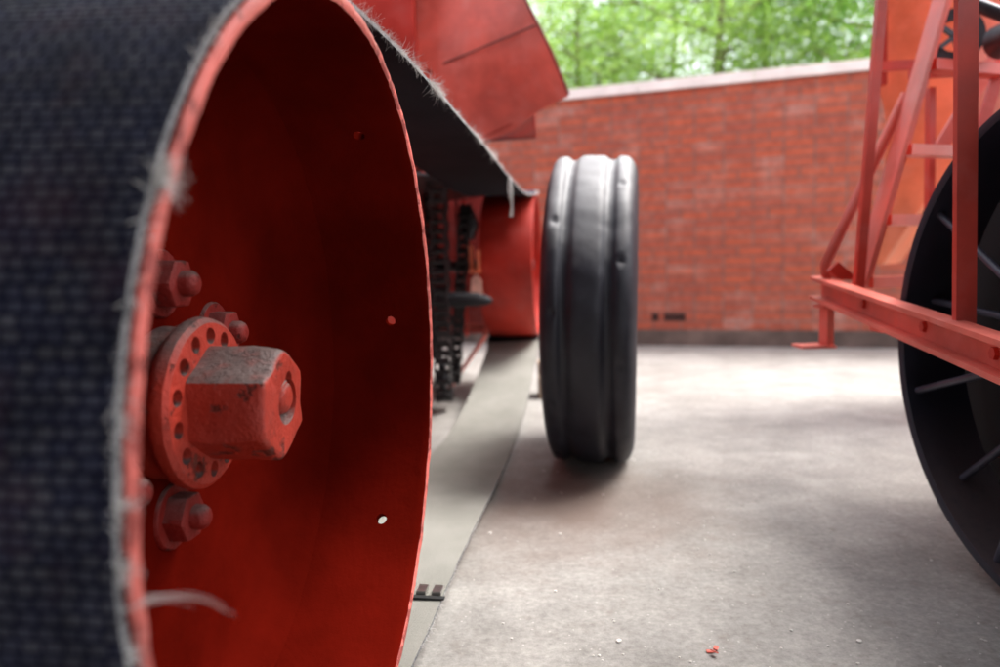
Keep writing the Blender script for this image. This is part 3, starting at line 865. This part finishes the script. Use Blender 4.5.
# spoked wheel
SPOKEM = simple('worn spoke iron', (.055, .055, .08), .45, 0, .3, 12)
wpsi = radians(-3.29)
WU = V((sin(wpsi), cos(wpsi), 0)); WN = V((cos(wpsi), -sin(wpsi), 0)); WC = V((1.013, 1.338, .512)); WR = .510
bm = bmesh.new()
add_lathe(bm, [(WR-.012, 0), (WR-.003, .0), (WR, .004), (WR, .156), (WR-.003, .16), (WR-.012, .16), (WR-.020, .156), (WR-.020, .004)], WC, WN, WU, 160)
wh = obj('spoked_wheel', bm, WHEELBLACK, rm, 45)
tag(wh, 'black spoked iron wheel of the right-hand machine')
for k in range(14):
    a = 2*pi*(k+.35)/14; off = .030 if k % 2 else .075
    e = WC+WN*off+(WU*cos(a)+V((0, 0, 1))*sin(a))*(WR-.018)
    h = WC+WN*(.03 if k % 2 else .13)+(WU*cos(a+.12)+V((0, 0, 1))*sin(a+.12))*.07
    obj('spoke', tube([h, e], .0085, 10), SPOKEM, wh)
bm = bmesh.new(); add_lathe(bm, [(.0001, -.04), (.05, -.04), (.06, -.03), (.085, .02), (.085, .14), (.06, .19), (.0001, .19)], WC, WN, WU, 40, False)
obj('wheel_hub', bm, WHEELBLACK, wh)
obj('axle', tube([WC+WN*.15, WC+WN*1.3], .035, 20), STEEL, rm)
# near-black chassis block filling the view between the spokes
bm = prism([(1.192, y, z) for y, z in ((.75, .08), (1.6, .08), (1.95, .20), (2.12, .42), (2.19, .62), (2.12, .82), (1.95, .97), (1.7, 1.06), (.75, 1.06))], (1.1, 0, 0), .01)
obj('chassis', bm, simple('flat black chassis', (.002, .002, .003), 1.0), rm)
obj('fender', prism([(1.22, .8, 1.09), (1.22, 1.85, 1.09), (1.22, 1.70, 1.24), (1.22, .9, 1.30)], (1.0, 0, 0), .01), DARKRED, rm)
bm = bmesh.new(); add_lathe(bm, [(WR-.012, 0), (WR, .0), (WR, .16), (WR-.012, .16), (WR-.020, .156), (WR-.020, .004)], WC+WN*1.15, WN, WU, 96)
for k in range(12):
    a = 2*pi*k/12; add_tube(bm, [WC+WN*1.23, WC+WN*1.23+(WU*cos(a)+V((0, 0, 1))*sin(a))*(WR-.015)], .008, 6)
obj('off_side_wheel', bm, WHEELBLACK, rm, 45)

# ------------------------------------------------------------------ trees behind the wall
def make_tree(name, seed, leafm, H, crown_z, cr, nclump, per, leaf, label):
    rnd = random.Random(seed)
    root = thing(name, (0, 0, 0), label, 'tree', 'trees behind the brick wall')
    bm = bmesh.new()
    tp = [V((0, 0, -.05)), V((.05, .02, H*.3)), V((-.04, .05, H*.55)), V((.05, 0, H*.8)), V((0, .05, H))]
    add_tube(bm, tp, [.10, .085, .065, .045, .02], 10)
    tips = []
    for k in range(15):
        z = H*(.28+.62*k/15); a = k*2.4+rnd.random(); ln = cr*(.55+.5*rnd.random())*(1.1-.5*k/15)
        b = V((.02, .02, z)); e = b+V((cos(a)*ln, sin(a)*ln, ln*.45)); m_ = b.lerp(e, .5)+V((rnd.gauss(0, .1), rnd.gauss(0, .1), -.08))
        add_tube(bm, [b, m_, e], [.030, .018, .006], 6)
        for q in range(3):
            tips.append(b.lerp(e, .5+.25*q))
            f = e.lerp(m_, .5*rnd.random()); g = f+V((rnd.gauss(0, .35), rnd.gauss(0, .35), rnd.uniform(0, .4)))
            add_tube(bm, [f, g], [.012, .004], 5); tips.append(g)
    t = obj('trunk', bm, BARK, root, 50)
    bm = bmesh.new()
    for c in range(nclump):
        q = rnd.choice(tips)+V((rnd.gauss(0, .28), rnd.gauss(0, .28), rnd.gauss(0, .25)))
        sp = rnd.uniform(.12, .34)
        for k in range(per):
            p = q+V((rnd.gauss(0, sp), rnd.gauss(0, sp), rnd.gauss(0, sp*.6)))
            a = rnd.random()*2*pi; tl_ = rnd.gauss(.0, .6); l = leaf*rnd.uniform(.6, 1.25)
            d = V((cos(a), sin(a), rnd.gauss(-.2, .35))).normalized(); s_ = d.cross(V((rnd.gauss(0, .5), rnd.gauss(0, .5), 1))).normalized()
            vs = [bm.verts.new(x) for x in (p, p+d*l*.45+s_*l*.28, p+d*l, p+d*l*.45-s_*l*.28)]
            bm.faces.new(vs)
    obj('crown', bm, leafm, root, 0)
    return root
def copy_tree(src, label):
    c = src.copy(); link(c); c['label'] = label
    for ch_ in src.children:
        k = ch_.copy(); link(k); k.parent = c
    return c
tA = make_tree('leafy_tree', 3, LEAF, 5.6, 3.2, 2.2, 470, 30, .085, 'light green leafy tree behind the wall, in the middle of the gap between the machines')
tB = make_tree('leafy_tree', 5, LEAFD, 6.2, 3.5, 2.3, 460, 30, .09, 'deeper green tree behind the wall, showing just left of the right machine')
tA.location = (3.0, 10.2, 0)
tB.location = (5.6, 9.4, 0)
spots = [(tA, (1.3, 11.6), 2.1, .9, 'thin airy tree behind the wall, showing just right of the red chute'),
         (tA, (4.3, 12.2), 4.0, 1.0, 'pale leafy tree standing further back behind the wall, right of the middle one'),
         (tA, (2.3, 14.6), 1.0, 1.05, 'far tree behind the wall filling the gap left of the middle tree'),
         (tB, (3.6, 15.5), .4, 1.05, 'dense tree furthest back, filling the gap in the foliage above the middle of the wall'),
         (tB, (6.6, 12.8), 5.2, 1.1, 'large tree far back behind the wall above the right machine'),
         (tB, (-1.4, 13.2), 2.7, 1.0, 'tree behind the wall hidden mostly by the red chute')]
for src, (x, y), rz, s_, lab in spots:
    c = copy_tree(src, lab); c.location = (x, y, 0); c.rotation_euler = (0, 0, rz); c.scale = (s_, s_, s_)

# ------------------------------------------------------------------ grit on the yard
bm = bmesh.new(); rnd = random.Random(11)
for k in range(520):
    y = 1.1+5.0*rnd.random()**1.3; x = rnd.uniform(-.2, 1.0)+rnd.random()*.35*y
    r = rnd.uniform(.0012, .0035) if k > 14 else rnd.uniform(.004, .006)
    M = Matrix.Translation((x, y, r*.35)) @ Matrix.Rotation(rnd.random()*6, 4, 'Z') @ Matrix.Diagonal((r*1.2, r, r*.6, 1))
    bmesh.ops.create_icosphere(bm, subdivisions=1, radius=1, matrix=M)
tag(obj('loose_grit', bm, GRIT, smooth=0), 'pale grit scattered over the concrete', 'grit', kind='stuff')
bm = bmesh.new()
for k, (x, y) in enumerate(((0, 0), (.012, .006), (.004, -.012))):
    add_box(bm, (-.006, -.004, 0), (.006, .004, .002), Matrix.Translation((.362+x, 1.285+y, .0015+k*.003)) @ Matrix.Rotation(k*1.1, 4, 'Z') @ Matrix.Rotation(.25*k, 4, 'X'))
tag(obj('paint_flake', bm, PINKRED, None, 0, loc=(.362, 1.285, 0)), 'small flake of red paint lying on the concrete at the bottom edge', 'paint flake')

# ------------------------------------------------------------------ added unseen shade-casting shed behind the camera (shades the foreground)
sh = thing('light_blocker', (0, -2.5, 0), 'added unseen shade-casting shed standing behind the viewer, its roof shading the foreground', 'blocker')
SH = simple('dark blocker boards', (.05, .035, .028), .9, 0, .3, 5)
obj('blocker_back', box((-4, -2.6, 0), (.5, -2.5, 3.0)), SH, sh)
obj('blocker_side', box((-2.4, -2.5, 0), (-2.3, 1.2, 3.4)), SH, sh)
obj('blocker_top', prism([(-2.6, -3.0, 2.5), (2.5, -3.0, 2.5), (2.5, 1.45, 3.0), (-2.6, 1.45, 3.0)], (0, 0, .08), 0), SH, sh)
for x in (-2.2, 2.4): obj('blocker_post', box((x-.06, -1.1, 0), (x+.06, -.98, 2.8)), SH, sh)

# ------------------------------------------------------------------ light, sky, camera
SUN_EL, SUN_AZ = radians(60), radians(72)          # azimuth from +Y towards +X: light from behind the wall, right
sd = V((sin(SUN_AZ)*cos(SUN_EL), cos(SUN_AZ)*cos(SUN_EL), sin(SUN_EL)))
l = bpy.data.lights.new('sun', 'SUN'); l.energy = 1.55; l.angle = radians(30); l.color = (1, .97, .94)
lo = bpy.data.objects.new('sun', l); link(lo); lo.rotation_euler = (-sd).to_track_quat('-Z', 'Y').to_euler(); lo.location = (3, 3, 8)
w = bpy.data.worlds.new('World'); S.world = w; w.use_nodes = True
nt = w.node_tree; sky = nt.nodes.new('ShaderNodeTexSky'); sky.sky_type = 'NISHITA'; sky.sun_disc = False
sky.sun_elevation = SUN_EL; sky.sun_rotation = SUN_AZ; sky.dust_density = 4.0; sky.air_density = 1.0; sky.ozone_density = 1.0
hs = nt.nodes.new('ShaderNodeHueSaturation'); hs.inputs['Saturation'].default_value = .35; hs.inputs['Value'].default_value = 1.25
nt.links.new(sky.outputs[0], hs.inputs['Color']); nt.links.new(hs.outputs[0], nt.nodes['Background'].inputs[0]); nt.nodes['Background'].inputs[1].default_value = .15

cam = bpy.data.cameras.new('camera'); co = bpy.data.objects.new('camera', cam); link(co); S.camera = co
cam.sensor_width = 36; cam.lens = 27; cam.clip_start = .02; cam.clip_end = 300
co.location = (0, 0, .70)
co.rotation_mode = 'QUATERNION'
th = radians(5.2); ro = radians(1.4)
f_ = V((0, cos(th), -sin(th))); up_ = V((0, sin(th), cos(th))); r_ = V((1, 0, 0))
r2 = r_*cos(ro)-up_*sin(ro); u2 = up_*cos(ro)+r_*sin(ro)
co.rotation_quaternion = Matrix((r2, u2, -f_)).transposed().to_quaternion()
cam.dof.use_dof = True; cam.dof.focus_distance = 1.22; cam.dof.aperture_fstop = 27/12.5
S.view_settings.view_transform = 'Standard'; S.view_settings.look = 'None'
S.view_settings.exposure = 1.68; S.view_settings.gamma = 1
S.render.film_transparent = False
S.cycles.max_bounces = 8
